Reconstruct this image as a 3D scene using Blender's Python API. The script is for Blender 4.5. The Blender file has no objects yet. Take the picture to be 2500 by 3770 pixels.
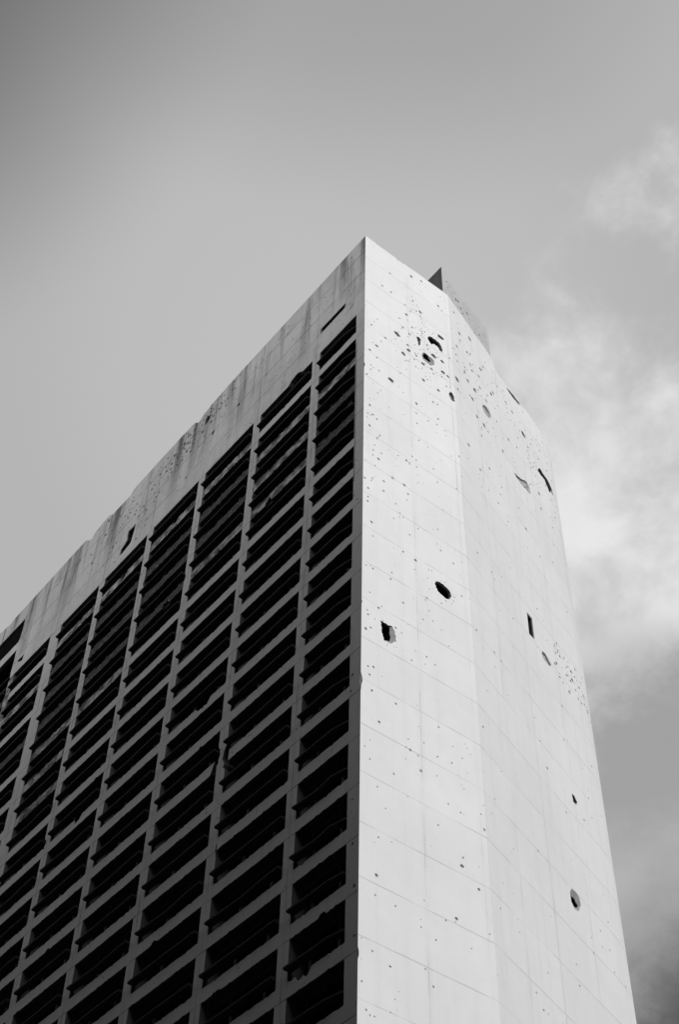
import bpy, math, random
import numpy as np
from mathutils import Matrix, Vector
from mathutils.geometry import delaunay_2d_cdt

random.seed(7)
rng = random.Random(11)
scene = bpy.context.scene
col = scene.collection
H = 90.72                       # roof height above the ground, metres

# ------------------------------------------------------------------ camera
CAM = Vector((39.0487, -31.2167, -89.1220 + H))
RX = (0.62266457, 0.78225171, 0.01926366)
DN = (-0.59009622, 0.48559367, -0.64496918)
FW = (-0.51388256, 0.39023204, 0.76396575)
cam_data = bpy.data.cameras.new('camera')
cam = bpy.data.objects.new('camera', cam_data)
col.objects.link(cam)
cam.matrix_world = Matrix(((RX[0], -DN[0], -FW[0], CAM.x), (RX[1], -DN[1], -FW[1], CAM.y),
                           (RX[2], -DN[2], -FW[2], CAM.z), (0, 0, 0, 1)))
cam_data.sensor_fit = 'VERTICAL'
cam_data.sensor_height = 36.0
cam_data.lens = 5296.1 / 3770 * 36.0
cam_data.clip_end = 6000
scene.camera = cam

# ------------------------------------------------------------------ sun, sky, exposure
SUN_EL, SUN_AZ = math.radians(36), math.radians(9.0)      # azimuth from +x towards +y
sun_data = bpy.data.lights.new('sun', 'SUN')
sun_data.energy = 3.3
sun_data.angle = math.radians(0.5)
sun_data.color = (1, 1, 1)                                 # black and white picture
sun = bpy.data.objects.new('sun', sun_data)
col.objects.link(sun)
sdir = Vector((math.cos(SUN_EL) * math.cos(SUN_AZ), math.cos(SUN_EL) * math.sin(SUN_AZ), math.sin(SUN_EL)))
sun.rotation_euler = sdir.to_track_quat('Z', 'Y').to_euler()
sun.location = (60, 0, 120)

scene.view_settings.view_transform = 'Standard'
scene.view_settings.look = 'None'
scene.view_settings.exposure = 0.0
scene.view_settings.gamma = 1.0
scene.view_settings.use_curve_mapping = False


class NT:
    """small helper to write node trees"""
    def __init__(self, tree):
        self.t = tree
    def n(self, typ, **kw):
        nd = self.t.nodes.new(typ)
        for k, v in kw.items():
            setattr(nd, k, v)
        return nd
    def link(self, a, b):
        self.t.links.new(a, b)
    def put(self, sock, v):
        if hasattr(v, 'is_output') or isinstance(v, bpy.types.NodeSocket):
            self.t.links.new(v, sock)
        else:
            sock.default_value = v
    def m(self, op, a, b=0.0, c=0.0):
        nd = self.n('ShaderNodeMath', operation=op)
        self.put(nd.inputs[0], a); self.put(nd.inputs[1], b); self.put(nd.inputs[2], c)
        return nd.outputs[0]
    def dot(self, vec, d):
        nd = self.n('ShaderNodeVectorMath', operation='DOT_PRODUCT')
        self.put(nd.inputs[0], vec); nd.inputs[1].default_value = d
        return nd.outputs['Value']
    def scalev(self, vec, s):
        nd = self.n('ShaderNodeVectorMath', operation='MULTIPLY')
        self.put(nd.inputs[0], vec); nd.inputs[1].default_value = s
        return nd.outputs[0]
    def ramp(self, x, a, b, va=0.0, vb=1.0, smooth=True):
        nd = self.n('ShaderNodeMapRange', interpolation_type='SMOOTHSTEP' if smooth else 'LINEAR')
        self.put(nd.inputs[0], x)
        for i, v in enumerate((a, b, va, vb)):
            nd.inputs[1 + i].default_value = v
        return nd.outputs[0]
    def noise(self, vec, scale, detail=4, rough=0.55, dist=0.0):
        nd = self.n('ShaderNodeTexNoise')
        self.put(nd.inputs['Vector'], vec)
        nd.inputs['Scale'].default_value = scale; nd.inputs['Detail'].default_value = detail
        nd.inputs['Roughness'].default_value = rough; nd.inputs['Distortion'].default_value = dist
        return nd.outputs[0]
    def mix(self, f, a, b):
        nd = self.n('ShaderNodeMix', data_type='FLOAT')
        self.put(nd.inputs[0], f); self.put(nd.inputs[2], a); self.put(nd.inputs[3], b)
        return nd.outputs[0]


world = bpy.data.worlds.new('World')
scene.world = world
world.use_nodes = True
W = NT(world.node_tree)
world.node_tree.nodes.clear()
sky = W.n('ShaderNodeTexSky', sky_type='NISHITA', sun_disc=False)
sky.sun_elevation = SUN_EL
sky.sun_rotation = math.pi / 2 - SUN_AZ
bw = W.n('ShaderNodeRGBToBW')
W.link(sky.outputs[0], bw.inputs[0])
dirv = W.n('ShaderNodeTexCoord').outputs['Generated']
blue = W.m('ADD', W.m('MULTIPLY', bw.outputs[0], 0.10), 4.5)


def near(d, r0, r1):
    l = math.sqrt(sum(v * v for v in d))
    c = W.dot(dirv, tuple(v / l for v in d))
    return W.ramp(c, math.cos(math.radians(r0)), math.cos(math.radians(r1)))


# clear sky: corner vignette painted in, deeper at upper left and top, lighter mid-view
base = W.mix(near((-0.40, -0.25, 0.88), 26, 10), blue, W.m('MULTIPLY', blue, 0.27))
base = W.mix(near((-0.20, 0.16, 0.965), 15, 3), base, W.m('MULTIPLY', base, 0.80))
base = W.mix(near((-0.45, 0.34, 0.82), 14, 1), base, W.m('MULTIPLY', base, 1.12))
# clouds
warp = W.n('ShaderNodeVectorMath', operation='ADD')
nz = W.n('ShaderNodeTexNoise'); W.link(dirv, nz.inputs['Vector']); nz.inputs['Scale'].default_value = 6.0; nz.inputs['Detail'].default_value = 4
W.link(dirv, warp.inputs[0]); W.link(W.scalev(nz.outputs['Color'], (0.05, 0.05, 0.05)), warp.inputs[1])
n1 = W.noise(warp.outputs[0], 10.0, 10, 0.60, 0.1)
n2 = W.noise(W.scalev(dirv, (1.0, 1.0, 1.35)), 5.0, 4, 0.5)
zone = near((-0.395, 0.57, 0.72), 13.5, 4)
zone2 = near((-0.232, 0.435, 0.870), 3.4, 0.4)
zone3 = near((-0.335, 0.43, 0.838), 4.5, 0.5)
cl = W.m('ADD', W.m('ADD', W.m('MULTIPLY', zone, 0.80), W.m('MULTIPLY', zone2, 0.33)), W.m('MULTIPLY', zone3, 0.22))
cl = W.m('ADD', cl, W.m('MULTIPLY', W.m('SUBTRACT', n1, 0.5), 1.9))
cl = W.m('ADD', cl, W.m('MULTIPLY', W.m('SUBTRACT', n2, 0.5), 0.4))
# unseen bright cloud added behind the camera to brighten the facade
cl = W.m('ADD', cl, W.m('MULTIPLY', W.ramp(W.dot(dirv, (0.1, -1.0, 0.0)), 0.15, 0.5), 0.62))
wide = W.m('MAXIMUM', near((-0.34, 0.52, 0.785), 17, 11), W.ramp(W.dot(dirv, (0.1, -1.0, 0.0)), 0.1, 0.3))
cl = W.m('SUBTRACT', cl, W.m('MULTIPLY', W.m('SUBTRACT', 1.0, wide), 0.45))
cover = W.ramp(cl, 0.10, 0.95)
lit = W.m('ADD', 7.8, W.m('MULTIPLY', W.m('SUBTRACT', n1, 0.5), 2.6))
lit = W.m('MULTIPLY', lit, W.ramp(W.dot(dirv, (0.1, -1.0, 0.0)), 0.15, 0.5, 1.0, 1.5))  # extra brightness of the added cloud, lifting light on the facade
sk = W.mix(cover, base, lit)
# greyer underside of the cloud, then the dark bank low right, corner vignette painted in
g1 = near((-0.46, 0.618, 0.637), 6.5, 0.5)
g1 = W.m('MULTIPLY', g1, W.m('ADD', 1.0, W.m('MULTIPLY', W.m('SUBTRACT', n1, 0.5), 4.0)))
sk = W.mix(W.ramp(g1, 0.0, 1.4), sk, 3.6)
dk = near((-0.525, 0.735, 0.43), 11.5, 3)
dk = W.m('MULTIPLY', dk, W.m('ADD', 1.0, W.m('MULTIPLY', W.m('SUBTRACT', n1, 0.5), 2.0)))
sk = W.mix(W.ramp(dk, 0.0, 1.1), sk, 1.0)
bg = W.n('ShaderNodeBackground')
W.link(sk, bg.inputs[0])
bg.inputs[1].default_value = 0.1
wo = W.n('ShaderNodeOutputWorld')
W.link(bg.outputs[0], wo.inputs[0])


# ------------------------------------------------------------------ materials
def concrete(name, base, u=None, ujoints=(), ustep=None, zoff=0.0, zstep=2.8, joint=0.45, mottle=0.12, streak=0.15,
             specks=0.0, soot=0.0, rough=0.9, bump=0.35, ztop_stain=0.0, blotch=0.0, panel=0.018):
    """weathered concrete; u is the horizontal direction along the wall, joints are in metres along it"""
    mat = bpy.data.materials.new(name)
    mat.use_nodes = True
    t = NT(mat.node_tree)
    bs = mat.node_tree.nodes['Principled BSDF']
    bs.inputs['Roughness'].default_value = rough
    bs.inputs['Specular IOR Level'].default_value = 0.25
    pos = t.n('ShaderNodeNewGeometry').outputs['Position']
    big = t.noise(pos, 0.13, 5, 0.6)
    mid = t.noise(pos, 1.1, 6, 0.6)
    fine = t.noise(pos, 14.0, 4, 0.7)
    v = t.m('ADD', 1.0, t.m('MULTIPLY', t.m('SUBTRACT', big, 0.5), mottle * 2.0))
    v = t.m('ADD', v, t.m('MULTIPLY', t.m('SUBTRACT', mid, 0.5), mottle))
    v = t.m('ADD', v, t.m('MULTIPLY', t.m('SUBTRACT', fine, 0.5), mottle * 0.9))
    # rain streaks: noise stretched along z
    st = t.noise(t.scalev(pos, (1.0, 1.0, 0.05)), 1.7, 6, 0.65)
    v = t.m('MULTIPLY', v, t.ramp(st, 0.48, 0.75, 1.0, 1.0 - streak))
    if ztop_stain:
        z = t.dot(pos, (0, 0, 1))
        w = t.ramp(z, H - 9.2, H + 0.2, 0.15, 1.0)
        s2 = t.noise(t.scalev(pos, (1.0, 1.0, 0.07)), 0.55, 6, 0.7, 0.3)
        w = t.m('MULTIPLY', w, t.ramp(s2, 0.47, 0.66))
        v = t.m('MULTIPLY', v, t.m('SUBTRACT', 1.0, t.m('MULTIPLY', w, ztop_stain)))
    if blotch:
        b = t.ramp(t.noise(pos, 0.5, 7, 0.7), 0.55, 0.72)
        v = t.m('MULTIPLY', v, t.m('SUBTRACT', 1.0, t.m('MULTIPLY', b, blotch)))
    if u:
        s = t.dot(pos, u)
        z = t.dot(pos, (0, 0, 1))
        # every cast panel has its own tone
        wn = t.n('ShaderNodeTexWhiteNoise', noise_dimensions='2D')
        cx = t.n('ShaderNodeCombineXYZ')
        t.link(t.m('FLOOR', t.m('DIVIDE', t.m('SUBTRACT', s, ujoints[0]), 3.55)), cx.inputs[0])
        t.link(t.m('FLOOR', t.m('DIVIDE', t.m('SUBTRACT', z, H + zoff), zstep)), cx.inputs[1])
        t.link(cx.outputs[0], wn.inputs['Vector'])
        v = t.m('MULTIPLY', v, t.m('ADD', 1.0 - panel, t.m('MULTIPLY', wn.outputs['Value'], 2 * panel)))
        brk = t.ramp(t.noise(pos, 0.45, 3, 0.6), 0.35, 0.60, 0.25, 1.0)
        wob = t.m('MULTIPLY', t.m('SUBTRACT', t.noise(pos, 0.8, 2), 0.5), 0.05)
        zz = t.m('WRAP', t.m('ADD', t.m('SUBTRACT', z, H + zoff), wob), zstep / 2, -zstep / 2)
        line = t.ramp(t.m('ABSOLUTE', zz), 0.015, 0.045, 1.0, 0.0)
        for uj in ujoints:
            d = t.m('ABSOLUTE', t.m('ADD', t.m('SUBTRACT', s, uj), wob))
            line = t.m('MAXIMUM', line, t.m('MULTIPLY', t.ramp(d, 0.015, 0.05, 1.0, 0.0),
                       t.ramp(t.noise(t.scalev(pos, (1, 1, 0.35)), 0.6, 3, 0.6), 0.40, 0.62, 0.2, 1.0)))
            # soft dirt beside the joint
            line = t.m('MAXIMUM', line, t.m('MULTIPLY', t.ramp(d, 0.0, 0.35, 0.10, 0.0), brk))
        v = t.m('MULTIPLY', v, t.m('SUBTRACT', 1.0, t.m('MULTIPLY', t.m('MULTIPLY', line, brk), joint)))
    if specks:
        vo = t.n('ShaderNodeTexVoronoi')
        t.link(pos, vo.inputs['Vector']); vo.inputs['Scale'].default_value = 2.6
        sep = t.n('ShaderNodeSeparateColor'); t.link(vo.outputs['Color'], sep.inputs[0])
        rad = t.m('MULTIPLY', t.ramp(sep.outputs[0], 1.0 - specks, 1.0, 0.0, 0.20, False), t.ramp(big, 0.40, 0.65, 0.3, 1.3))
        dot = t.m('LESS_THAN', vo.outputs['Distance'], rad)
        v = t.m('MULTIPLY', v, t.m('SUBTRACT', 1.0, t.m('MULTIPLY', dot, 0.6)))
    if soot:
        sn = t.ramp(t.noise(t.scalev(pos, (1, 1, 1.6)), 0.9, 6, 0.65), 0.5 - soot * 0.3, 0.75 - soot * 0.35, 0.0, 1.0)
        sv = t.m('ADD', 0.10, t.m('MULTIPLY', t.ramp(t.noise(t.scalev(pos, (1.5, 1.5, 4)), 1.6, 6, 0.75), 0.45, 0.75), 0.45))
        v = t.m('MULTIPLY', v, t.mix(sn, 1.0, sv))
    val = t.m('MULTIPLY', v, base)
    cmb = t.n('ShaderNodeCombineColor')
    for k in range(3):
        t.link(val, cmb.inputs[k])
    t.link(cmb.outputs[0], bs.inputs['Base Color'])
    bp = t.n('ShaderNodeBump')
    bp.inputs['Strength'].default_value = bump
    bp.inputs['Distance'].default_value = 0.03
    t.link(t.m('ADD', t.m('MULTIPLY', mid, 1.0), t.m('MULTIPLY', fine, 0.5)), bp.inputs['Height'])
    t.link(bp.outputs[0], bs.inputs['Normal'])
    return mat


K = 7.624                       # width of the first face of the end wall
TH = math.radians(18.4)         # turn of the second face
CT, SN = math.cos(TH), math.sin(TH)
S0, RC = 14.0, 8.0              # the second face is flat up to S0, then rounds off with radius RC
J = [-5.125 - 6.646 * i for i in range(5)] + [-38.48, -45.43]
F2OFF = K * CT                  # dot((x,y), (-SN,CT)) at the kink

M_front = concrete('facade_concrete', 0.64, u=(1, 0, 0), ujoints=J[:6], zoff=-2.0, zstep=2.4, joint=0.85,
                   mottle=0.30, streak=0.15, specks=0.5, ztop_stain=0.78, blotch=0.42)
M_frame = concrete('frame_concrete', 0.60, u=(1, 0, 0), ujoints=J, zoff=-0.75, zstep=2.8, joint=0.65,
                   mottle=0.14, streak=0.10, specks=0.35)
M_end = concrete('end_wall_concrete', 0.66, u=(0, 1, 0), ujoints=(3.72, 7.27), zoff=-0.06, joint=0.28, mottle=0.10,
                 streak=0.05, specks=0.12, bump=0.2)
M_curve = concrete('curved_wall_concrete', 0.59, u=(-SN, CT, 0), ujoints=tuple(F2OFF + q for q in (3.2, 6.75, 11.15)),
                   zoff=-0.06, joint=0.26, mottle=0.10, streak=0.06, specks=0.2, bump=0.2)  # darker base than the first face, standing in for weaker sun
M_house = concrete('roof_housing_concrete', 0.40, mottle=0.16, streak=0.2, specks=0.4, blotch=0.2)
M_spall = concrete('broken_concrete', 0.24, mottle=0.5, streak=0.0, bump=0.9)
M_pit = concrete('pitted_concrete', 0.30, mottle=0.5, streak=0.0, bump=0.9)
M_scoop = concrete('chipped_render', 0.34, mottle=0.35, streak=0.0, bump=0.8)
M_soot = concrete('sooty_concrete', 0.50, mottle=0.2, streak=0.2, specks=0.3, soot=1.0, bump=0.7)
M_half = concrete('partly_sooty_concrete', 0.54, mottle=0.2, streak=0.2, specks=0.3, soot=0.45, bump=0.5)
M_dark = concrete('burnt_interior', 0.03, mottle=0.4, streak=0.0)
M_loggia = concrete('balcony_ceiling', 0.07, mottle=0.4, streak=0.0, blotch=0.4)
M_reveal = concrete('dark_reveal', 0.17, mottle=0.3, streak=0.3, blotch=0.5)  # darker than the frame, for pier sides and wall edges
M_rail = concrete('burnt_rail', 0.035, mottle=0.4, streak=0.0)
M_window = concrete('window_metal', 0.07, mottle=0.5, streak=0.0)
M_roof = concrete('roof_screed', 0.25, mottle=0.2, streak=0.0)
M_house_dark = concrete('roof_housing_dark', 0.10, mottle=0.4, streak=0.3)  # darker than the other faces of the housing
M_block = concrete('shade_block_render', 0.07, mottle=0.3, streak=0.3)  # for the added shade block; dark to keep its bounce low
M_asphalt = concrete('asphalt', 0.05, mottle=0.3, streak=0.0)


# ------------------------------------------------------------------ mesh helpers
class MB:
    def __init__(self):
        self.v, self.f, self.mi = [], [], []
    def add(self, vs, fs, mi=0):
        o = len(self.v)
        self.v += [tuple(p) for p in vs]
        self.f += [tuple(o + i for i in q) for q in fs]
        self.mi += [mi] * len(fs)
    def box(self, x0, x1, y0, y1, z0, z1, mi=0):
        vs = [(x, y, z) for x in (x0, x1) for y in (y0, y1) for z in (z0, z1)]
        self.add(vs, [(0, 1, 3, 2), (4, 6, 7, 5), (0, 4, 5, 1), (2, 3, 7, 6), (0, 2, 6, 4), (1, 5, 7, 3)], mi)
    def build(self, name, mats, parent=None, label=None):
        me = bpy.data.meshes.new(name)
        me.from_pydata(self.v, [], self.f)
        for m in (mats if isinstance(mats, (list, tuple)) else [mats]):
            me.materials.append(m)
        me.polygons.foreach_set('material_index', self.mi)
        me.update()
        o = bpy.data.objects.new(name, me)
        col.objects.link(o)
        if parent is not None:
            o.parent = parent
        if label:
            o['label'] = label
        return o


def on_front(u, z, d):          # main facade: u = x, depth grows into the building (+y)
    return (u, d, z + H)


def on_end(u, z, d):            # first face of the end wall: u = y
    return (-d, u, z + H)


def curve_at(s):
    if s <= S0:
        return (-s * SN, K + s * CT), (CT, SN)
    cx, cy = -S0 * SN - RC * CT, K + S0 * CT - RC * SN
    a = TH + (s - S0) / RC
    n = (math.cos(a), math.sin(a))
    return (cx + RC * n[0], cy + RC * n[1]), n


def on_curve(u, z, d):          # second face and its rounded end: u = distance from the kink
    p, n = curve_at(u)
    return (p[0] - n[0] * d, p[1] - n[1] * d, z + H)


def area2(p):
    return sum(p[i][0] * p[(i + 1) % len(p)][1] - p[(i + 1) % len(p)][0] * p[i][1] for i in range(len(p)))


def ccw(p):
    return list(p) if area2(p) > 0 else list(p)[::-1]


def fill(outline, inner=(), lines=(), keep_inner=False):
    """triangulate outline minus the inner polygons"""
    vs, es, fs = [], [], []
    for poly in [outline] + list(inner):
        b = len(vs)
        vs += [Vector(p) for p in poly]
        fs.append(list(range(b, b + len(poly))))
    for a, b in lines:
        i = len(vs)
        vs += [Vector(a), Vector(b)]
        es.append((i, i + 1))
    ov, _, of, _, _, src = delaunay_2d_cdt(vs, es, fs, 0, 1e-5)
    tri = [f for f, s in zip(of, src) if len(s) == 1 and s[0] == 0]
    return [(p.x, p.y) for p in ov], tri


def ring(u, z, r, n=8, asp=1.0, ang=0.0, jag=0.28):
    pts = []
    for i in range(n):
        a = 2 * math.pi * i / n
        q = r * (1 + rng.uniform(-jag, jag))
        x, y = q * math.cos(a) * asp, q * math.sin(a)
        pts.append((u + x * math.cos(ang) - y * math.sin(ang), z + x * math.sin(ang) + y * math.cos(ang)))
    return pts


def shrink(poly, k, du=0.0, dz=0.0):
    cu = sum(p[0] for p in poly) / len(poly); cz = sum(p[1] for p in poly) / len(poly)
    return [(cu + du + (p[0] - cu) * k, cz + dz + (p[1] - cz) * k) for p in poly]


def roughen(poly, seg=0.12, amp=0.035):
    """break up long edges of a hole"""
    out = []
    for i, a in enumerate(poly):
        b = poly[(i + 1) % len(poly)]
        L = math.hypot(b[0] - a[0], b[1] - a[1])
        n = max(1, int(L / seg))
        for k in range(n):
            t = k / n
            j = amp if k else amp * 0.4
            out.append((a[0] + (b[0] - a[0]) * t + rng.uniform(-j, j), a[1] + (b[1] - a[1]) * t + rng.uniform(-j, j)))
    return out


def strip(mb, mapf, p, dp, q, dq, mi, flip=False):
    n = len(p)
    vs = [mapf(a[0], a[1], dp) for a in p] + [mapf(a[0], a[1], dq) for a in q]
    fs = []
    for i in range(n):
        j = (i + 1) % n
        f = (i, n + i, n + j, j)
        fs.append(f[::-1] if flip else f)
    mb.add(vs, fs, mi)


FLIP = {on_front: False, on_end: False, on_curve: False}


def plate(name, mapf, outline, mats, parent, holes=(), pits=(), lines=(), depth=0.3, side=None, label=None, pit_mi=1, side_mi=0):
    """a wall: front face with holes cut and pits knocked in, and its thickness along the outline"""
    outline = ccw(outline)
    holes = [ccw(h) for h in holes]
    pits = [ccw(p) for p in pits]
    vs, tri = fill(outline, holes + pits, lines)
    mb = MB()
    mb.add([mapf(p[0], p[1], 0.0) for p in vs], tri, 0)
    for p in pits:
        r = math.sqrt(abs(area2(p)) / 2 / math.pi)
        dd = min(0.14, 0.55 * r)
        q = shrink(p, 0.62)
        strip(mb, mapf, p, 0.0, q, dd * 0.75, pit_mi)
        mb.add([mapf(a[0], a[1], dd * 0.75) for a in q] +
               [mapf(sum(a[0] for a in q) / len(q), sum(a[1] for a in q) / len(q), dd)],
               [(i, (i + 1) % len(q), len(q)) for i in range(len(q))], pit_mi)
    n = len(outline)
    for i in range(n):
        a, b = outline[i], outline[(i + 1) % n]
        if side is None or side((a[0] + b[0]) / 2, (a[1] + b[1]) / 2, a, b):
            mb.add([mapf(a[0], a[1], 0), mapf(b[0], b[1], 0), mapf(b[0], b[1], depth), mapf(a[0], a[1], depth)],
                   [(0, 3, 2, 1)], side_mi)
    return mb.build(name, mats, parent, label)


def shell_hole(mapf, outer, parent, core=None, wall=0.32, deep=1.6, label=None, slope=0.16, rim=0.06, shift=(0, 0)):
    """the broken edge of a hole and the black pocket behind it"""
    outer = ccw(outer)
    mb = MB()
    if core is None:
        q, dq = shrink(outer, 0.93), slope * 0.6
        strip(mb, mapf, outer, 0, q, dq, 0)
    else:
        q, dq = ccw([(p[0] + shift[0], p[1] + shift[1]) for p in core]), slope
        vs, tri = fill(outer, [q])
        def dep(p):
            return 0.0 if min(math.hypot(p[0] - o[0], p[1] - o[1]) for o in outer) < 1e-3 else slope
        mb.add([mapf(p[0], p[1], dep(p)) for p in vs], tri, 0)
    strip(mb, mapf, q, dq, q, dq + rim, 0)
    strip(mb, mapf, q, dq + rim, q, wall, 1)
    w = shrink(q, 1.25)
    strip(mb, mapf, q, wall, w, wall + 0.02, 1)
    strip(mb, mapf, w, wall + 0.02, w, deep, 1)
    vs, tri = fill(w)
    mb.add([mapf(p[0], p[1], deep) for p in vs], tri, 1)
    return mb.build('shell_hole', [M_spall, M_dark], parent, label)


def scoop(mapf, outer, parent, core=None, depth=0.12):
    """a shallow flake of render knocked off the wall"""
    outer = ccw(outer)
    mb = MB()
    q = shrink(outer, 0.8)
    strip(mb, mapf, outer, 0, q, depth * 0.7, 0)
    inn = [ccw(core)] if core else []
    vs, tri = fill(q, inn)
    mb.add([mapf(p[0], p[1], depth * 0.7 + rng.uniform(0, 0.04)) for p in vs], tri, 0)
    if core:
        c = shrink(inn[0], 0.6)
        strip(mb, mapf, inn[0], depth * 0.8, c, depth + 0.15, 1)
        v2, t2 = fill(c)
        mb.add([mapf(p[0], p[1], depth + 0.15) for p in v2], t2, 1)
    return mb.build('impact_scar', [M_scoop, M_spall], parent)


class Taken:
    def __init__(self):
        self.c = []
    def ok(self, u, z, r):
        return all((u - a) ** 2 + (z - b) ** 2 > (r + c + 0.02) ** 2 for a, b, c in self.c)
    def poly(self, p):
        cu = sum(a[0] for a in p) / len(p); cz = sum(a[1] for a in p) / len(p)
        self.c.append((cu, cz, max(math.hypot(a[0] - cu, a[1] - cz) for a in p)))
    def put(self, u, z, r):
        self.c.append((u, z, r))


def make_pits(listed, clusters, taken, bounds, scale=1.0):
    out = []
    u0, u1, z0, z1 = bounds
    for u, z, r in listed:
        r = r * scale * (0.92 if z > -14 else 0.62)
        if taken.ok(u, z, r * 1.25) and u0 < u - r * 1.4 and u + r * 1.4 < u1:
            taken.put(u, z, r * 1.35)
            out.append(ring(u, z, r, 9, rng.uniform(0.9, 1.25), rng.uniform(-0.6, 0.3)))
    for n, cu, cz, su, sz, r0, r1 in clusters:
        for _ in range(n):
            u, z, r = rng.gauss(cu, su), rng.gauss(cz, sz), (r0 + (r1 - r0) * rng.random() ** 2)
            if u0 < u - 1.5 * r and u + 1.5 * r < u1 and z0 < z - 1.5 * r and z + 1.5 * r < z1 and taken.ok(u, z, r * 1.25):
                taken.put(u, z, r * 1.35)
                out.append(ring(u, z, r, 7, rng.uniform(0.9, 1.4), rng.uniform(-0.8, 0.4)))
    return out


# bullet and splinter marks measured on each wall: (along, height below roof, radius)
PITS1= [(2.73, -9.85, 0.23), (3.59, -6.63, 0.14), (4.88, -5.05, 0.16), (6.62, -2.5, 0.13), (7.54, -1.57, 0.14), (6.66, -6.43, 0.26), (7.37, -6.32, 0.2), (3.7, -10.84, 0.2), (3.22, -11.65, 0.18), (5.9, -9.4, 0.2), (6.66, -9.34, 0.18), (6.67, -10.6, 0.17), (7.08, -10.68, 0.14), (7.53, -8.62, 0.22), (2.14, -15.61, 0.3), (4.21, -16.26, 0.2), (5.85, -17.05, 0.11), (5.14, -17.26, 0.09), (0.47, -19.7, 0.14), (0.71, -20.43, 0.13), (1.0, -20.64, 0.11), (0.45, -21.72, 0.14), (1.24, -22.04, 0.11), (1.0, -22.54, 0.09), (0.14, -23.85, 0.1), (0.71, -24.32, 0.09), (1.12, -24.35, 0.16), (2.2, -2.76, 0.1), (1.49, -5.13, 0.09), (2.25, -5.15, 0.1), (0.56, -10.87, 0.09), (1.72, -11.28, 0.1), (1.01, -12.86, 0.13), (0.44, -13.84, 0.1), (1.01, -14.17, 0.09), (0.51, -15.91, 0.1), (0.21, -16.7, 0.14), (2.92, -14.13, 0.11), (4.89, -13.11, 0.14), (6.15, -13.1, 0.14), (5.62, -14.86, 0.15), (6.01, -14.76, 0.1), (1.07, -17.89, 0.08), (0.46, -18.99, 0.06), (4.29, -19.95, 0.1), (3.25, -22.77, 0.14), (5.09, -0.75, 0.11), (4.14, -1.12, 0.15), (3.22, -8.54, 0.11), (4.89, -11.26, 0.17), (5.23, -11.12, 0.14), (-0.1, -16.73, 0.15), (1.09, -24.44, 0.14), (0.84, -23.28, 0.08), (3.22, -22.78, 0.08), (3.37, -22.75, 0.08), (3.48, -22.93, 0.07), (3.03, -25.23, 0.15), (3.3, -25.82, 0.11), (0.37, -27.56, 0.11), (0.5, -27.53, 0.1), (0.35, -28.69, 0.12), (0.07, -23.92, 0.11), (0.06, -30.78, 0.13), (2.2, -28.78, 0.08), (2.84, -31.08, 0.12), (3.72, -31.16, 0.14), (0.72, -33.9, 0.1), (0.27, -33.95, 0.08), (1.94, -33.86, 0.1), (3.63, -31.94, 0.07), (4.67, -31.26, 0.08), (4.88, -31.19, 0.07), (4.45, -33.63, 0.1), (4.33, -33.85, 0.08), (2.77, -35.11, 0.11), (1.1, -36.6, 0.11), (0.36, -37.22, 0.08), (0.42, -37.5, 0.11), (0.28, -38.6, 0.14), (0.61, -38.32, 0.09), (4.55, -34.54, 0.07), (4.12, -35.46, 0.08), (0.44, -41.05, 0.11), (0.77, -40.91, 0.13), (0.53, -41.55, 0.11), (3.25, -38.94, 0.09), (4.26, -38.07, 0.1), (0.68, -42.49, 0.11), (2.17, -42.46, 0.11), (1.12, -44.21, 0.13), (0.07, -42.32, 0.18), (5.65, -22.91, 0.08), (6.06, -20.48, 0.06), (4.06, -24.25, 0.06), (5.99, -25.23, 0.07), (7.18, -22.34, 0.08), (5.92, -50.03, 0.18), (6.03, -49.52, 0.1), (6.88, -50.83, 0.15), (5.43, -52.97, 0.15), (0.96, -52.81, 0.14), (1.06, -50.81, 0.08), (4.19, -54.56, 0.08), (3.96, -56.83, 0.08), (1.66, -56.84, 0.09), (3.55, -56.19, 0.08), (0.74, -56.52, 0.08), (4.72, -44.35, 0.08), (2.76, -44.84, 0.07), (0.58, -46.73, 0.07), (0.57, -45.61, 0.06), (1.48, -49.05, 0.06), (6.7, -42.76, 0.06), (0.63, -59.37, 0.08), (0.85, -59.35, 0.07), (1.99, -53.87, 0.07), (3.6, -52.87, 0.06), (4.81, -53.33, 0.08)]
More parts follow.
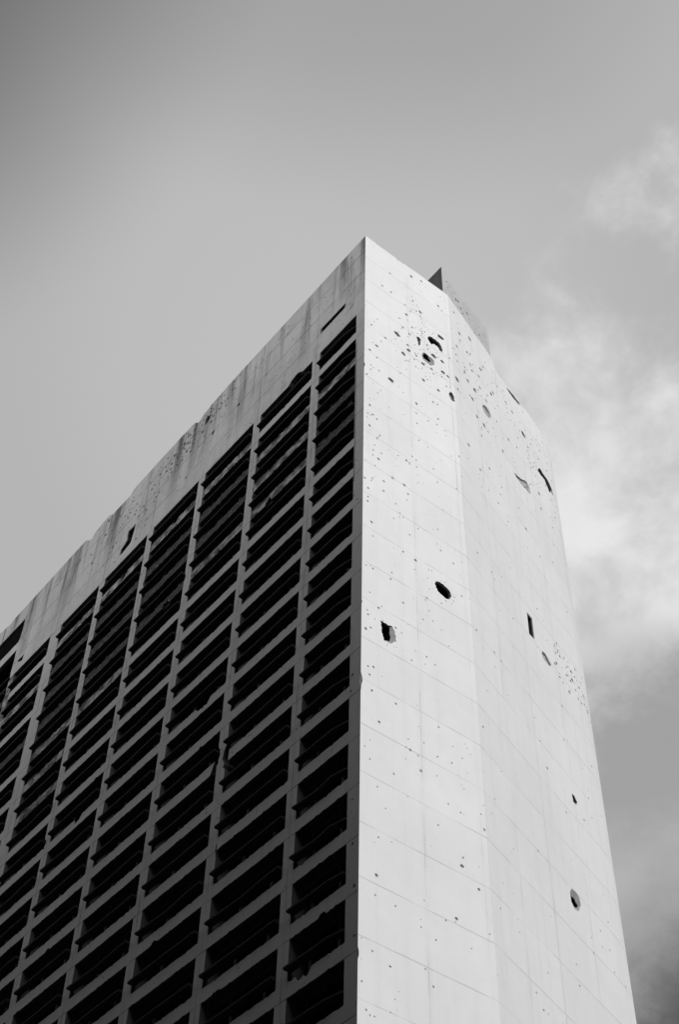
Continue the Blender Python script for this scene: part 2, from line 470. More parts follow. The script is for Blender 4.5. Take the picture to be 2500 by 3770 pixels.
PITS2= [(0.19, -8.39, 0.17), (0.47, -9.97, 0.25), (1.75, -7.5, 0.17), (2.11, -8.17, 0.18), (3.08, -8.11, 0.28), (5.71, -5.45, 0.2), (2.59, -9.69, 0.17), (4.04, -11.04, 0.2), (10.58, -4.78, 0.25), (1.43, -16.08, 0.2), (1.38, -3.22, 0.17), (2.95, -1.89, 0.2), (0.78, -1.27, 0.13), (0.85, -5.57, 0.14), (4.3, -4.08, 0.17), (3.92, -5.41, 0.14), (4.74, 0.93, 0.11), (6.14, -8.21, 0.11), (3.07, -11.19, 0.15), (7.8, -8.43, 0.14), (6.65, -11.03, 0.15), (9.08, -3.72, 0.14), (2.81, -17.17, 0.18), (4.2, -15.55, 0.17), (1.5, -16.08, 0.17), (0.13, -20.67, 0.09), (5.04, -18.23, 0.14), (2.81, -18.9, 0.09), (8.97, -16.89, 0.17), (1.43, -26.4, 0.11), (3.12, -26.52, 0.11), (3.42, -26.87, 0.1), (10.7, -4.8, 0.18), (12.12, -9.98, 0.17), (12.08, -11.69, 0.14), (0.47, -40.51, 0.14), (0.55, -33.52, 0.13), (3.3, -33.62, 0.11), (2.55, -33.58, 0.11), (11.15, -30.89, 0.11), (14.32, -26.93, 0.18), (15.38, -26.91, 0.15), (11.54, -26.07, 0.14), (0.65, -33.53, 0.1), (0.86, -50.99, 0.08), (4.4, -54.24, 0.11), (8.74, -50.73, 0.12), (12.15, -38.62, 0.14), (7.91, -37.93, 0.14), (10.7, -33.84, 0.1), (5.54, -44.89, 0.1), (1.12, -44.62, 0.07), (2.12, -42.22, 0.08), (10.97, -47.73, 0.1), (5.22, -51.92, 0.07), (8.64, -49.62, 0.08)]
PA= [(-14.55, -4.52, 0.16), (-17.8, -4.54, 0.17), (-17.92, -0.34, 0.07), (-18.2, -1.14, 0.1), (-16.86, -0.81, 0.07), (-17.24, -0.64, 0.07), (-16.65, -1.78, 0.07), (-16.52, -2.15, 0.07), (-17.04, -2.06, 0.05), (-18.54, -2.28, 0.09), (-17.92, -1.16, 0.1), (-16.77, -3.67, 0.07), (-19.67, -1.68, 0.09), (-19.47, -2.19, 0.09), (-19.41, -2.78, 0.12), (-18.93, -3.84, 0.07), (-21.7, -0.7, 0.11), (-21.49, -1.18, 0.13), (-21.98, -1.69, 0.15), (-20.66, -2.94, 0.12), (-22.38, -0.82, 0.09), (-21.6, -1.49, 0.08), (-20.83, -3.82, 0.12), (-22.35, -2.57, 0.11), (-21.68, -2.67, 0.07), (-19.57, -4.46, 0.05), (-20.85, -6.89, 0.1), (-21.77, -5.97, 0.06), (-20.71, -1.21, 0.13), (-15.49, -0.54, 0.09), (-18.58, -0.73, 0.1), (-14.84, -3.58, 0.05), (-13.47, -8.11, 0.05), (-15.53, -7.45, 0.04), (-22.3, -0.36, 0.07), (-22.67, -1.72, 0.07), (-22.5, -3.1, 0.07), (-21.13, -1.4, 0.07), (-27.01, -4.52, 0.08), (-26.42, -5.5, 0.09), (-26.61, -5.75, 0.08), (-27.63, -5.14, 0.1), (-26.06, -6.92, 0.09), (-26.24, -7.43, 0.07), (-27.29, -8.05, 0.09), (-31.17, -5.61, 0.1), (-31.46, -6.0, 0.08), (-34.49, -4.65, 0.12), (-30.37, -8.05, 0.07), (-32.56, -3.49, 0.05), (-30.45, -3.98, 0.06), (-32.99, -2.56, 0.13), (-32.94, -0.84, 0.13)]


# ------------------------------------------------------------------ the ground
mb = MB()
mb.add([(-1500, -1500, 0), (1500, -1500, 0), (1500, 1500, 0), (-1500, 1500, 0)], [(0, 1, 2, 3)])
g = mb.build('ground', M_asphalt)
g['kind'] = 'structure'

# unseen block added behind the camera to shade the lower floors of the facade
mb = MB()
mb.box(-150, 140, -62, -36, 0, 85)
mb.box(-172, -150.01, -62, 60, 0, 90)  # added far wing, unseen, to cut sky light along the street
for k in range(26):
    mb.box(-150, 140, -36, -35.7, 3.1 * k + 2.2, 3.1 * k + 3.2)
for k in range(48):
    mb.box(-149.6 + 6 * k, -149.0 + 6 * k, -36, -35.75, 0.05, 85.2)
mb.box(64, 96, -35.6, 45, 0, 58)          # added wing, out of view, keeping the street in shade
for k in range(18):
    mb.box(63.7, 64, -35.4, 45, 3.1 * k + 2.2, 3.1 * k + 3.2)
blk = mb.build('unseen_shade_block', M_block)
blk['kind'] = 'structure'

# ------------------------------------------------------------------ the tower
tower = bpy.data.objects.new('tower_block', None)
col.objects.link(tower)
tower.location = (0, 0, 0)
tower['label'] = 'derelict pale concrete tower block, shell holes in its end wall, burnt-out balconies'
tower['category'] = 'building'

BOT = -H                        # ground level below the roof

# --- end wall, first face (u = y)
H1 = [(5.42, -7.62), (5.57, -7.34), (5.78, -7.23), (6.09, -7.2), (6.51, -7.24), (6.71, -7.67), (6.75, -8.27), (6.55, -8.2),
      (6.28, -7.89), (5.98, -7.88), (5.75, -8.16), (5.59, -7.99)]
H2 = [(4.82, -10.25), (5.0, -9.82), (5.3, -9.78), (5.5, -9.85), (5.68, -9.8), (5.95, -9.95), (5.9, -10.45), (5.6, -10.8),
      (5.2, -10.75), (4.9, -10.68)]
H2c = [(4.92, -10.2), (5.08, -9.92), (5.3, -9.95), (5.42, -10.1), (5.62, -10.3), (5.5, -10.52), (5.2, -10.5), (4.98, -10.5)]
H3 = [(5.09, -31.96), (5.27, -31.76), (5.68, -31.71), (6.08, -31.89), (6.25, -32.23), (6.12, -32.62), (5.77, -32.75),
      (5.37, -32.6), (5.11, -32.33)]
H4 = [(1.22, -37.4), (1.72, -37.44), (1.97, -37.33), (2.15, -37.57), (2.25, -38.25), (1.89, -38.6), (1.47, -38.70), (1.34, -38.39)]
H4c = [(1.30, -37.50), (1.66, -37.51), (1.86, -37.47), (1.85, -37.88), (1.92, -38.19), (1.85, -38.50), (1.49, -38.63), (1.38, -38.39)]
B1 = [(4.44, -8.48), (4.64, -8.33), (4.8, -8.5), (4.75, -9.2), (4.58, -9.45), (4.49, -8.89)]
B2 = [(7.04, -12.66), (7.2, -12.32), (7.42, -12.31), (7.56, -12.73), (7.55, -13.14), (7.48, -13.18), (7.22, -13.2)]
H1, H3, B1, B2 = [roughen(p, 0.10, 0.045) for p in (H1, H3, B1, B2)]
H2, H4 = [roughen(p, 0.11, 0.05) for p in (H2, H4)]
H2c, H4c = [roughen(p, 0.15, 0.015) for p in (H2c, H4c)]
tk = Taken()
for p in (H1, H2, H3, H4, B1, B2):
    tk.poly(p)
pits = make_pits(PITS1, [
    (40, 4.5, -5.0, 0.45, 0.5, 0.02, 0.08), (30, 5.0, -6.9, 0.5, 0.6, 0.02, 0.07), (100, 5.0, -9.6, 0.7, 1.0, 0.02, 0.10),
    (70, 5.6, -8.3, 0.6, 0.6, 0.02, 0.09), (36, 5.4, -11.4, 0.7, 0.7, 0.02, 0.08), (60, 4.0, -8.0, 2.2, 5.0, 0.02, 0.08), (30, 3.6, -18.0, 2.2, 7.0, 0.02, 0.06),
    (20, 0.6, -22.0, 0.35, 7.0, 0.03, 0.08), (18, 3.6, -34.0, 2.2, 8.0, 0.02, 0.05), (10, 3.6, -50.0, 2.2, 8.0, 0.02, 0.05),
    (60, 5.6, -32.3, 0.55, 0.45, 0.015, 0.05), (40, 1.8, -38.1, 0.5, 0.5, 0.015, 0.05)], tk, (0.06, K - 0.03, BOT, -0.4))
top = [(K, -0.02), (7.0, 0.0), (5.9, -0.02), (4.6, 0.02), (3.75, -0.05), (3.55, -0.02), (3.4, -0.16), (3.1, -0.10), (2.95, -0.22), (2.75, -0.06),
       (1.6, -0.03), (1.1, -0.07), (0.8, 0.0), (0.0, 0.0)]
corner = [(0.0, -9.0), (0.03, -9.1), (0.0, -9.2), (0.0, -15.6), (0.06, -15.75), (0.05, -15.95), (0.0, -16.1), (0.0, -36.7), (0.04, -36.8), (0.0, -37.0),
          (0.0, -41.7), (0.07, -41.9), (0.10, -42.2), (0.04, -42.5), (0.0, -42.9), (0.0, -56.6), (0.05, -56.8), (0.05, -57.0), (0.0, -57.2)]
out1 = [(0.0, BOT), (K, BOT)] + top + corner
end_wall = plate('end_wall', on_end, out1, [M_end, M_pit], tower, [H1, H2, H3, H4, B1, B2], pits, (), 0.3,
                 side=lambda u, z, a, b: z > -0.5)
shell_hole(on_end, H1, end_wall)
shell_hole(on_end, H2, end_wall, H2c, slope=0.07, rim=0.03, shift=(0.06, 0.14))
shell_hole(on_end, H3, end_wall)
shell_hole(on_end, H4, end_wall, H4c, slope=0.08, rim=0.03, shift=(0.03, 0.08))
for p in (B1, B2):
    o = scoop(on_end, p, end_wall, depth=0.2)
    o.data.materials[0] = M_spall

# --- end wall, second face and its rounded end (u = distance from the kink)
H5 = [(7.57, -25.97), (8.23, -25.98), (8.23, -27.78), (7.53, -27.88)]
H6 = roughen([(12.61, -6.52), (12.95, -6.26), (13.3, -6.36), (13.83, -6.34), (14.25, -6.45), (14.79, -6.79), (14.9, -7.2), (14.81, -7.43), (14.4, -7.4), (14.14, -7.79),
              (13.7, -7.32), (13.5, -6.95), (12.95, -7.04), (12.46, -7.01)], 0.15, 0.05)
H7 = roughen([(10.9, -37.63), (11.21, -37.58), (11.51, -37.82), (11.31, -38.15), (10.92, -38.15)], 0.15, 0.03)
H8 = roughen([(9.20, -44.90), (9.64, -44.82), (10.05, -44.93), (10.15, -45.38), (9.73, -45.97), (9.24, -46.10), (8.95, -45.81), (8.95, -45.30)], 0.2, 0.03)
H8c = roughen([(9.08, -45.50), (9.46, -45.42), (9.62, -45.58), (9.86, -45.62), (9.66, -45.88), (9.31, -46.0), (9.07, -45.84)], 0.15, 0.015)
S1 = [(8.08, -11.8), (8.71, -11.59), (9.47, -11.21), (9.84, -10.8), (10.21, -10.7), (10.52, -10.99), (10.58, -11.5), (10.37, -11.83),
      (9.86, -11.86), (9.03, -12.09), (8.44, -12.02)]
S1c = [(9.75, -11.5), (10.05, -11.4), (10.12, -11.6), (9.9, -11.72)]
S2 = [(9.17, -27.95), (9.68, -27.85), (10.33, -28.27), (10.03, -28.57), (9.3, -28.56), (9.03, -28.31)]
S3 = [(4.05, -8.75), (4.34, -8.31), (4.74, -8.18), (5.17, -8.3), (5.29, -8.69), (5.07, -9.15), (4.61, -9.31), (4.23, -9.27), (4.04, -9.09)]
S5 = [(10.28, -4.62), (10.58, -4.41), (10.83, -4.51), (11.0, -4.79), (10.71, -4.94), (10.39, -4.92)]
S4 = [(8.44, -1.25), (9.21, -0.98), (9.87, -0.85), (10.55, -0.7), (10.87, -0.78), (10.47, -1.2), (9.79, -1.38), (9.14, -1.40)]
S1, S2, S3, S5, S4 = [roughen(p, 0.16, 0.055) for p in (S1, S2, S3, S5, S4)]
tk = Taken()
for p in (H5, H6, H7, H8, S1, S2, S3, S5, S4):
    tk.poly(p)
SEND = S0 + RC * (math.pi / 2 - TH)
pits = make_pits(PITS2, [
    (110, 3.2, -5.0, 2.4, 3.0, 0.02, 0.14), (80, 10.5, -3.6, 2.6, 2.2, 0.02, 0.09), (60, 13.0, -5.5, 1.6, 2.6, 0.02, 0.10),
    (45, 5.0, -13.0, 3.5, 5.0, 0.02, 0.08), (80, 13.0, -9.5, 1.6, 2.5, 0.02, 0.08), (90, 13.7, -26.9, 1.3, 0.8, 0.03, 0.15), (40, 15.2, -27.4, 0.5, 0.5, 0.03, 0.13),
    (16, 11.7, -26.0, 0.35, 0.3, 0.03, 0.09), (30, 8.0, -20.0, 4.0, 6.0, 0.02, 0.07), (20, 7.0, -34.0, 4.5, 8.0, 0.02, 0.05),
    (30, 14.5, -36.0, 1.2, 8.0, 0.02, 0.07), (12, 6.5, -48.0, 4.5, 7.0, 0.02, 0.05), (90, 13.6, -7.0, 0.9, 0.8, 0.02, 0.09), (50, 9.6, -1.3, 1.0, 0.6, 0.02, 0.08)], tk, (0.03, SEND - 1, BOT, -1.5))
nseg = 12
arcs = [S0 + (SEND - S0) * i / nseg for i in range(nseg)]
top2 = [(SEND, -0.5), (17.5, -0.45), (16.6, -0.62), (16.0, -0.44), (15.2, -0.6), (14.6, -0.42), (14.0, -0.62), (13.3, -0.40), (12.6, -0.5), (11.8, -0.4), (11.1, -0.62), (10.4, -0.52), (9.6, -0.7),
        (8.9, -0.78), (8.2, -0.95), (7.5, -1.10), (7.0, -0.95), (6.72, -0.85), (6.70, 0.02), (4.5, 0.05), (2.0, 0.0), (0.0, -0.02)]
out2 = [(0.0, BOT), (SEND, BOT)] + top2
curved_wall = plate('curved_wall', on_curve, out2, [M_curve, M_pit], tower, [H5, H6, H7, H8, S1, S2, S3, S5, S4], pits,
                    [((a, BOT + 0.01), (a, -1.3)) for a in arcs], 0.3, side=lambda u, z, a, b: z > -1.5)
for p in (H5, H6, H7):
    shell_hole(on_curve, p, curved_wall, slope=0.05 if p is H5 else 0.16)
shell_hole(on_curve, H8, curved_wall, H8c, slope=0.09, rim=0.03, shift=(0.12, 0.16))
scoop(on_curve, S1, curved_wall, S1c)
for p in (S2, S3, S5, S4):
    scoop(on_curve, p, curved_wall)

# --- blank wall above the balconies (u = x)
slot = [(-4.83, -6.72), (-4.82, -6.25), (-4.66, -6.19), (-2.17, -6.22), (-2.01, -6.24), (-2.05, -6.6), (-2.21, -6.74), (-4.58, -6.76)]
bolt = roughen([(-27.83, -5.75), (-27.85, -6.37), (-27.95, -6.85), (-28.02, -7.28), (-28.05, -7.67), (-28.26, -7.83), (-28.63, -7.89), (-29.26, -8.07),
        (-29.67, -7.96), (-29.6, -7.36), (-29.15, -7.12), (-28.84, -6.83), (-28.93, -6.12), (-28.9, -5.72), (-28.19, -5.82)], 0.4, 0.03)
big = roughen([(-19.30, -1.95), (-19.22, -1.45), (-18.96, -1.25), (-18.48, -1.55), (-18.60, -1.85), (-18.78, -2.16), (-19.02, -2.25)], 0.2, 0.03)
small = [(-44.02, -7.56), (-44.08, -7.95), (-44.12, -8.18), (-44.96, -7.82), (-45.02, -7.54)]
r1 = ring(-14.55, -4.52, 0.17, 10); r2 = ring(-17.8, -4.56, 0.19, 10)
tk = Taken()
for p in (slot, bolt, big, small, r1, r2):
    tk.poly(p)
pits = make_pits([p for p in PA if p[2] > 0.03][2:], [
    (150, -18.5, -1.3, 1.8, 0.9, 0.03, 0.13), (130, -22.0, -2.2, 1.2, 1.3, 0.04, 0.16), (90, -26.5, -3.5, 2.5, 2.0, 0.03, 0.12),
    (90, -12.0, -3.5, 5.0, 2.0, 0.02, 0.08), (40, -4.0, -5.0, 2.5, 2.5, 0.02, 0.07), (120, -31.5, -2.5, 3.5, 2.0, 0.03, 0.10)],
    tk, (-45.5, -0.2, -9.0, -0.8), 1.35)
# a bite out of the lintel over the second bay
lint = [(-39.3, -9.1), (-38.5, -9.16), (-37.65, -9.13), (-31.3, -9.15), (-24.7, -9.18), (-20.0, -9.16), (-11.4, -9.18), (-8.2, -9.16), (-7.95, -8.9), (-7.5, -8.75),
        (-7.2, -8.72), (-6.9, -8.9), (-6.6, -9.17), (-5.5, -9.18), (-4.72, -9.18), (-0.86, -9.18), (0.0, -9.18)]
roofl = [(0.0, 0.0), (-5.0, -0.02), (-11.7, 0.0), (-15.8, -0.02), (-17.6, -0.10), (-18.74, -0.16), (-19.2, -0.34), (-19.5, -0.3), (-19.76, -0.45), (-19.96, -0.62), (-20.4, -0.72), (-20.53, -0.42),
         (-20.9, -0.2), (-21.23, -0.09), (-21.84, -0.15), (-22.4, -0.06), (-23.2, -0.08), (-26.0, -0.04), (-27.5, -0.14), (-29.0, -0.08), (-29.42, -0.2), (-29.93, -0.55), (-31.4, -0.5), (-32.7, -0.45),
         (-32.9, -0.1), (-34.0, -0.12), (-35.1, -0.3), (-35.5, -0.72), (-36.0, -0.6), (-36.4, -0.2), (-36.8, 0.05), (-38.43, 0.03), (-41.0, 0.0), (-45.9, -0.04), (-48.6, -0.03),
         (-49.0, -0.25), (-49.4, -0.15), (-50.9, 0.12), (-58.0, 0.1)]
left = [(-58.0, -1.9), (-50.0, -1.93), (-45.78, -2.03), (-45.75, -3.31), (-45.84, -4.23), (-46.0, -4.67), (-49.05, -4.6), (-58.0, -4.6), (-58.0, -5.6),
        (-48.6, -5.66), (-45.95, -5.63), (-45.86, -7.21), (-45.90, -8.4), (-45.7, -9.1), (-45.0, -9.0)]
upper_wall = plate('upper_wall', on_front, roofl + left + lint, [M_front, M_spall, M_reveal], tower, [slot, bolt, big, small, r1, r2], pits, (), 0.32,
                   side=lambda u, z, a, b: not (u > -0.001), side_mi=2)
for p in (slot, bolt, small):
    shell_hole(on_front, p, upper_wall, slope=0.03)
for p in (big, r1, r2):
    shell_hole(on_front, p, upper_wall)

# --- piers between the bays
LOW = -9.182


def pier(x0, x1, notch_l=(), notch_r=(), mats=None, holes=(), depth=0.9, pits=(), side=None, top=LOW, label=None):
    o = [(x0, BOT)] + [(x1, BOT)] + sorted(notch_r, key=lambda p: p[1]) + [(x1, top), (x0, top)] + sorted(notch_l, key=lambda p: -p[1])
    return plate('pier', on_front, o, (mats or [M_frame, M_spall]) + [M_reveal], tower, holes, pits, (), depth, side=side, label=label, side_mi=2)


def chips(x0, x1, n, z0=-60, z1=-10):
    tkk = Taken()
    return make_pits([], [(n, (x0 + x1) / 2, (z0 + z1) / 2, (x1 - x0) / 2, (z1 - z0) / 3, 0.02, 0.055)], tkk, (x0 + 0.05, x1 - 0.05, z0, z1))


groove = [(-0.83, -26.5), (-0.78, -26.5), (-0.765, -20.0), (-0.77, -12.5), (-0.815, -12.5), (-0.815, -20.0)]
pier(-0.86, 0.0, mats=[M_frame, M_spall], holes=[groove], depth=0.9, pits=chips(-0.86, 0.0, 46) + [
    ring(-0.66, -41.4, 0.1, 9, 0.8), ring(-0.74, -42.4, 0.09, 9, 0.7), ring(-0.3, -53.6, 0.09), ring(-0.45, -51.4, 0.08), ring(-0.25, -56.0, 0.08),
    ring(-0.5, -49.0, 0.07)],
    notch_r=[(a, z) for a, z in ((-0.0, -9.3), (-0.05, -42.0), (-0.08, -42.25), (-0.0, -42.6), (0.0, -41.8), (-0.04, -15.8), (0, -15.6), (0, -16.0))],
    side=lambda u, z, a, b: u < -0.5 or z < -41 and z > -43)
mb = MB()
mb.box(-0.845, -0.74, 0.10, 0.14, -27 + H, -12 + H)
mb.build('joint_seal', M_dark, tower)

BAYS = []
xr = -0.86
edges = []
for i, jx in enumerate(J[:5]):
    edges.append((jx - 0.41, jx + 0.42))
edges.append((-39.30, -37.65))
edges.append((-45.86, -45.02))


def nib(x, sgn, z, h, d):
    """a broken bite in a pier edge"""
    return [(x, z + h * 0.5), (x + sgn * d * 0.7, z + h * 0.3), (x + sgn * d, z), (x + sgn * d * 0.4, z - h * 0.25), (x + sgn * d * 0.6, z - h * 0.4), (x, z - h * 0.5)]


dam_l = {1: nib(-12.18, 1, -39.0, 1.3, 0.22), 2: nib(J[2] - 0.41, 1, -19.4, 0.7, 0.12), 4: nib(J[4] - 0.41, 1, -33.3, 0.9, 0.3) + nib(J[4] - 0.41, 1, -30.3, 0.7, 0.1)}
dam_r = {1: nib(J[1] + 0.42, -1, -39.5, 1.7, 0.33) + nib(J[1] + 0.42, -1, -17.2, 0.6, 0.12) + nib(J[1] + 0.42, -1, -18.0, 0.5, 0.1) + nib(J[1] + 0.42, -1, -45.5, 0.9, 0.12),
         2: nib(J[2] + 0.42, -1, -21.0, 0.6, 0.1), 3: nib(J[3] + 0.42, -1, -15.1, 0.6, 0.14) + nib(J[3] + 0.42, -1, -18.0, 0.5, 0.1),
         4: nib(J[4] + 0.42, -1, -17.6, 0.5, 0.14), 5: nib(-37.65, -1, -14.1, 0.6, 0.12)}
for i, (a, b) in enumerate(edges):
    sooty = i == 6
    pier(a, b, dam_l.get(i, ()), dam_r.get(i, ()), [M_half if sooty else M_frame, M_spall], depth=0.9,
         pits=chips(a, b, 30), label='soot-stained far pier' if sooty else None)
    BAYS.append((b, xr))        # (left edge of the opening .. right edge) filled below
    xr = a
# openings: left = right edge of the pier on the left, right = left edge of the pier on the right
BAYS = []
xr = -0.86
for a, b in edges:
    BAYS.append((b, xr))
    xr = a
BAYS.append((-52.5, -45.86))

# --- balconies
SOOT = {(0, 1): 1, (0, 2): 2, (0, 3): 2, (1, 1): 1, (1, 2): 1, (1, 3): 1, (2, 0): 1, (2, 1): 2, (2, 2): 2, (2, 3): 1, (3, 1): 2, (3, 2): 2,
        (3, 3): 2, (3, 0): 1, (4, 0): 1, (4, 1): 2, (4, 2): 2, (4, 3): 2, (4, 4): 1, (5, 0): 1, (5, 1): 2, (5, 2): 2, (5, 3): 2, (5, 4): 1,
        (5, 5): 1, (6, 1): 1, (6, 3): 2, (7, 0): 2, (7, 1): 2, (7, 2): 2, (7, 3): 1, (5, 6): 1}
ENDS = {(1, 10): (0.26, 0.0), (2, 10): (0.0, 0.25)}      # spandrels broken away from their pier
BITES = {(2, 8): (-14.4, 0.5, 1.4), (4, 8): (-27.9, 0.45, 0.9), (0, 16): (-3.6, 0.35, 1.1), (4, 0): (-28.2, 0.5, 1.0), (3, 0): (-21.5, 0.4, 0.8),
         (1, 0): (-8.6, 0.1, 0.4), (1, 3): (-9.5, 0.5, 0.7), (3, 3): (-21.0, 0.45, 0.8), (2, 9): (-14.1, 0.12, 0.3)}
TOPZ, FH, BH = -11.19, 2.8, 0.765
NF = 28


def edge_pts(x0, x1, z, amp, inward, bite=None):
    """points along one edge of a spandrel, from x0 to x1"""
    n = max(2, int(abs(x1 - x0) / (0.10 if bite else 0.17)))
    pts = []
    for i in range(n + 1):
        x = x0 + (x1 - x0) * i / n
        dz = 0.0
        if 0 < i < n:
            dz = amp * rng.random() ** 4 * inward
            if bite and abs(x - bite[0]) < bite[2] / 2:
                dz += inward * bite[1] * (0.45 + 0.55 * rng.random()) * min(1.0, 2.5 - 5 * abs(x - bite[0]) / bite[2])
        pts.append((x, z + dz))
    return pts


def spandrel(mb, c, k, fine=True):
    x0, x1 = BAYS[c]
    zt = TOPZ - FH * k
    s = SOOT.get((c, k), 0)
    e = ENDS.get((c, k), (0, 0))
    a, b = x0 + e[0], x1 - e[1]
    amp = (0.075, 0.10, 0.12)[s] if fine else 0.0
    bite = BITES.get((c, k))
    if bite is None and fine and not e[0] and not e[1] and rng.random() < 0.16:      # small bites knocked out of an edge
        bite = (rng.uniform(x0 + 0.5, x1 - 0.5), rng.uniform(0.06, 0.2), rng.uniform(0.2, 0.7))
    tb = bite if bite and (k % 2 == 0) else None
    bb = bite if bite and not tb else None
    up = edge_pts(b, a, zt, amp, -1, tb)
    lo = edge_pts(a, b, zt - BH, amp, 1, bb)
    if e[0]:
        lo[0] = (a - 0.04, lo[0][1])
    if e[1]:
        lo[-1] = (b - 0.35, lo[-1][1] - 0.0)
    outline = ccw(lo + up)
    tkk = Taken()
    pl = make_pits([], [(5, (a + b) / 2, zt - BH / 2, (b - a) / 3, 0.25, 0.02, 0.06)], tkk, (a + 0.1, b - 0.1, zt - BH + 0.26, zt - 0.26)) if fine else []
    vs, tri = fill(outline, pl)
    y0 = 0.006 if s < 2 else 0.03
    mapf = lambda u, z, d: (u, y0 + d, z + H)
    mb.add([mapf(p[0], p[1], 0) for p in vs], tri, 0)
    for p in pl:
        q = shrink(p, 0.6)
        strip(mb, mapf, p, 0, q, 0.03, 2)
        mb.add([mapf(p_[0], p_[1], 0.03) for p_ in q], [tuple(range(len(q)))], 2)
    n = len(outline)
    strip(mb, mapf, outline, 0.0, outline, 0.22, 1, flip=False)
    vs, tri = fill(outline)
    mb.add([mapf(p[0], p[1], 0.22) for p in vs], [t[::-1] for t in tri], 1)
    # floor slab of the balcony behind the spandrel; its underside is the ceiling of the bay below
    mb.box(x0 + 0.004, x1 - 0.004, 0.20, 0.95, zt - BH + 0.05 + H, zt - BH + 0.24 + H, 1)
    return zt


def rail_mesh(mb, c, k):
    x0, x1 = BAYS[c]
    zt = TOPZ - FH * k
    sag = rng.uniform(-0.03, 0.03) if rng.random() < 0.85 else rng.uniform(-0.16, -0.05)
    # broad hand rail carried in front of the spandrel, with its posts
    z = zt + 0.47 + H
    vs = []
    cut = 0.165 if c == 0 else 0.0          # rail tapers at the corner so its end stays out of the sun
    for x, dz, in_ in ((x0 + 0.003, 0, 0), (x0 * 0.5 + x1 * 0.5, sag, 0), (x1 - 0.95, 0, 0), (x1 - 0.003, 0, cut)):
        for y, h in ((-0.27, 0.03), (-0.27, 0.12), (-0.22, 0.15), (0.15, 0.15), (0.15, 0.0), (-0.22, 0.0)):
            vs.append((x, y + (in_ if y < 0 else 0), z + h + dz))
    fs = []
    for q in range(3):
        for i in range(6):
            j = (i + 1) % 6
            fs.append((q * 6 + i, q * 6 + j, q * 6 + 6 + j, q * 6 + 6 + i))
    fs += [(5, 4, 3, 2, 1, 0), (18, 19, 20, 21, 22, 23)]
    mb.add(vs, fs, 0)
    n = max(1, int((x1 - x0) / 1.9))
    for i in range(1, n + 1):
        x = x0 + (x1 - x0) * i / (n + 1)
        mb.box(x - 0.025, x + 0.025, 0.05, 0.11, zt - 0.02 + H, z + 0.01)


def window_mesh(mb, c, k):
    """head beam and mullions of the window wall, left standing behind the balcony of floor k"""
    x0, x1 = BAYS[c]
    zc = TOPZ - FH * (k - 1) - BH + 0.05 + H if k else LOW + H
    zf = TOPZ - FH * k - BH + 0.24 + H
    zc += -0.002
    mb.box(x0 + 0.003, x1 - 0.003, 0.52, 0.66, zc - 0.26, zc)
    xs = [x0 + (1.72 if c else 0.75), x0 + (x1 - x0) * 0.72]
    for i, x in enumerate(xs):
        x += rng.uniform(-0.04, 0.04)
        hgt = zc - 0.262 - zf - 0.002
        if i == 0 or rng.random() < 0.55:
            cut = 0 if rng.random() < 0.6 else rng.uniform(0.3, 0.9) * hgt
            mb.box(x - 0.06, x + 0.06, 0.53, 0.63, zf + 0.002 + cut * 0.6, zc - 0.262)
    # a loose bracket under the head
    if rng.random() < 0.7:
        x = x0 + (2.3 if c else 1.0)
        mb.box(x - 0.03, x + 0.03, 0.34, 0.40, zc - 0.42, zc - 0.004, 0)
    if SOOT.get((c, k)) == 2:
        for _ in range(2):
            a = rng.uniform(x0 + 0.3, x1 - 2)
            mb.box(a, a + rng.uniform(1, 1.7), 0.30, 0.36, zc - rng.uniform(0.2, 0.6), zc - 0.15, 0)


def in_view(p):
    d = Vector(p) - CAM
    x = d.dot(Vector(RX)); y = d.dot(Vector(DN)); w = d.dot(Vector(FW))
    return w > 0 and abs(x / w) < 0.245 and abs(y / w) < 0.366


specs = []
for c in range(8):
    for k in range(0, NF):
        x0, x1 = BAYS[c]
        zt = TOPZ - FH * k + H
        vis = any(in_view((x, 0, zt + dz)) for x in (x0 + 0.2, (x0 + x1) / 2, x1 - 0.2) for dz in (0, -0.7, 1.5))
        d = (Vector(((x0 + x1) / 2, 0, zt)) - CAM).length
        specs.append((not vis, d / (x1 - x0) ** 0.5, c, k))
specs.sort()
rest, rest_r, rest_w = MB(), MB(), MB()
for i, (hid, d, c, k) in enumerate(specs):
    s = SOOT.get((c, k), 0)
    if i < 100 and not hid:
        mb = MB()
        spandrel(mb, c, k)
        b = mb.build('balcony', [(M_frame, M_half, M_soot)[s], M_loggia, M_spall], tower,
                     ('partly soot-stained balcony' if s == 1 else 'soot-blackened crumbling balcony') if s else None)
        mb = MB(); rail_mesh(mb, c, k); mb.build('handrail', M_rail, b)
        mb = MB(); window_mesh(mb, c, k); mb.build('window_frame', [M_window, M_spall], b)
    else:
        o = len(rest.mi)
        spandrel(rest, c, k, fine=not hid)
        rest.mi[o:] = [(3 + s if m == 0 else m) for m in rest.mi[o:]]
        o = len(rest.mi); rail_mesh(rest, c, k); rest.mi[o:] = [6] * (len(rest.mi) - o)
        if not hid:
            o = len(rest.mi); window_mesh(rest, c, k); rest.mi[o:] = [7] * (len(rest.mi) - o)
o = rest.build('balcony', [M_frame, M_loggia, M_spall, M_frame, M_half, M_soot, M_rail, M_window], tower)
o['kind'] = 'stuff'

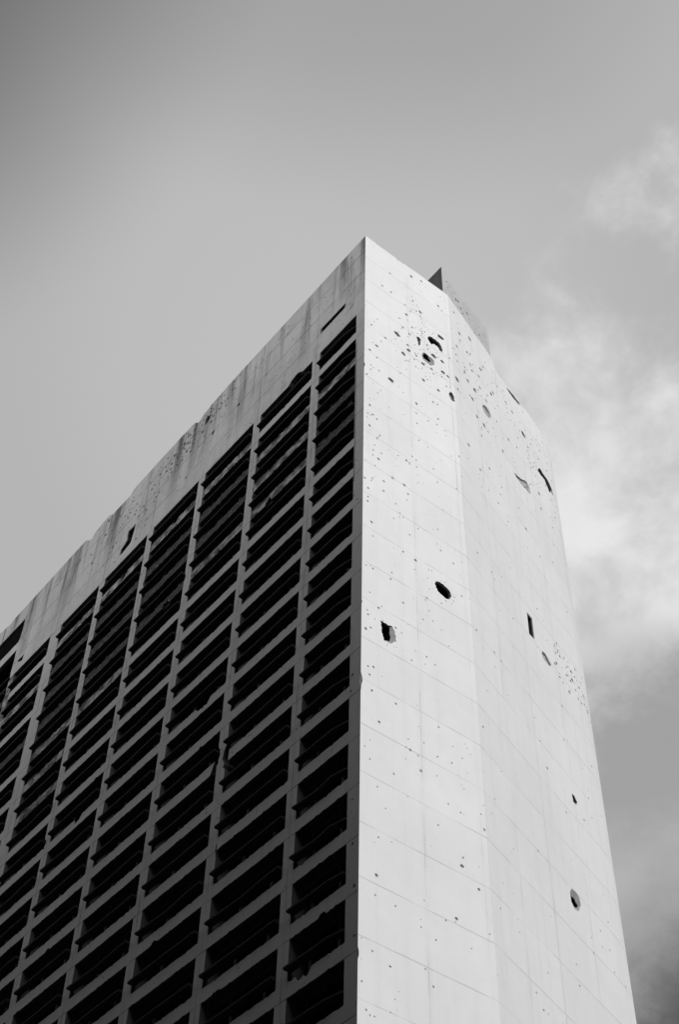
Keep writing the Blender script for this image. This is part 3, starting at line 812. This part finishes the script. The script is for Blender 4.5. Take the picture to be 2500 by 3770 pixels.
# --- burnt-out rooms behind: floors, cross walls, corridor wall
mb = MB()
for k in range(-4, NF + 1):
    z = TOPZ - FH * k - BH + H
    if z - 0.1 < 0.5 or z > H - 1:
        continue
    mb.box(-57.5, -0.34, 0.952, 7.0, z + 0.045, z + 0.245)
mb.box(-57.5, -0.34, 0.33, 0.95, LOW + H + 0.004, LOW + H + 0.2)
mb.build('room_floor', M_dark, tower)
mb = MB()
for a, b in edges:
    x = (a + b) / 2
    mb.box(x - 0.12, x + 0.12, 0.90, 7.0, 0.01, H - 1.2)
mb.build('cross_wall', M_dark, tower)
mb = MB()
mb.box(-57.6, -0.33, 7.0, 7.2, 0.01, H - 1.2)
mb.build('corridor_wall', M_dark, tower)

# --- far sides and roof
mb = MB()
mb.box(-58.0, -57.7, 0.33, 21.5, 0, H + 0.1)
mb.build('far_end_wall', M_house, tower)
pe, _n = curve_at(SEND)
mb = MB()
mb.box(-58.0, pe[0], pe[1] - 0.3, pe[1], 0, H - 0.5)
mb.build('rear_wall', M_house, tower)
mb = MB()
plan = [(-57.7, 0.2), (-0.2, 0.2), (-0.2, K)] + [on_curve(s, 0, 0.2)[:2] for s in [0.5, S0 / 2] + arcs + [SEND]] + [(-57.7, pe[1] - 0.2)]
mb.add([(p[0], p[1], H - 1.25) for p in plan] + [(p[0], p[1], H - 1.6) for p in plan],
       [tuple(range(len(plan))), tuple(range(2 * len(plan) - 1, len(plan) - 1, -1))])
mb.build('roof', M_roof, tower)

# --- stair housing standing on the roof behind the end wall
mb = MB()
SB = 0.22
front = [(0.0, 2.15), (0.3, 2.3), (0.55, 2.9), (1.0, 3.25), (1.8, 3.15), (2.6, 3.2), (3.3, 3.5), (4.0, 3.7), (4.8, 3.95), (5.6, 4.2), (6.3, 4.4), (6.62, 4.45), (6.75, 4.1), (6.84, 3.55)]
ol = [(0.0, -1.2), (6.70, -1.2)] + front[::-1]
tkp = Taken()
pp = make_pits([], [(60, 3.3, 1.8, 2.0, 0.9, 0.03, 0.13)], tkp, (0.15, 6.5, 0.2, 2.9))
house = plate('stair_housing', lambda u, z, d: on_curve(u, z, SB + d), ol, [M_house, M_spall], tower, (), pp, (), 0.25,
              side=lambda u, z, a, b: z > -1)
mb = MB()
c1 = (-SB, 7.19); c2 = (-SB * CT - 0.0, K - 0.02)
mb.add([(-0.03, 7.19, H - 1.2), (-0.03, K - 0.03, H - 1.2), (-0.03, K - 0.03, H + 2.7), (-0.03, 7.42, H + 3.1), (-0.03, 7.19, H + 3.54),
        (-0.30, K - 0.03, H - 1.2), (-0.30, K - 0.03, H + 2.7), (-0.30, 7.42, H + 3.1), (-0.30, 7.45, H - 1.2)],
       [(0, 1, 2, 3, 4), (1, 5, 6, 2), (2, 6, 7, 3)])
mb.add([(-0.03, 7.19, H - 1.2), (-0.03, 7.19, H + 3.54), (-6.0, 7.19, H + 3.54), (-6.0, 7.19, H - 1.2),
        (-0.03, 7.42, H + 3.1), (-6.0, 7.42, H + 3.4)], [(0, 1, 2, 3)], 1)
mb.add([(-0.03, 7.19, H + 3.54), (-0.03, 7.42, H + 3.1), (-6.0, 7.42, H + 3.4), (-6.0, 7.19, H + 3.54)], [(0, 1, 2, 3)])
q = on_curve(6.75, 0, SB); q2 = on_curve(6.75, 0, SB + 5)
mb.add([(q[0], q[1], H - 1.2), (q[0], q[1], H + 3.3), (q2[0], q2[1], H + 3.3), (q2[0], q2[1], H - 1.2)], [(0, 1, 2, 3)])
p0 = on_curve(0.2, 0, SB + 0.25); p1 = on_curve(6.7, 0, SB + 0.25)
mb.add([(p0[0], 7.3, H + 2.0), (p1[0], p1[1], H + 2.6), (q2[0], q2[1], H + 2.6), (-6.0, 7.3, H + 2.0)], [(0, 1, 2, 3)])
mb.build('housing_side', [M_house, M_house_dark], house)
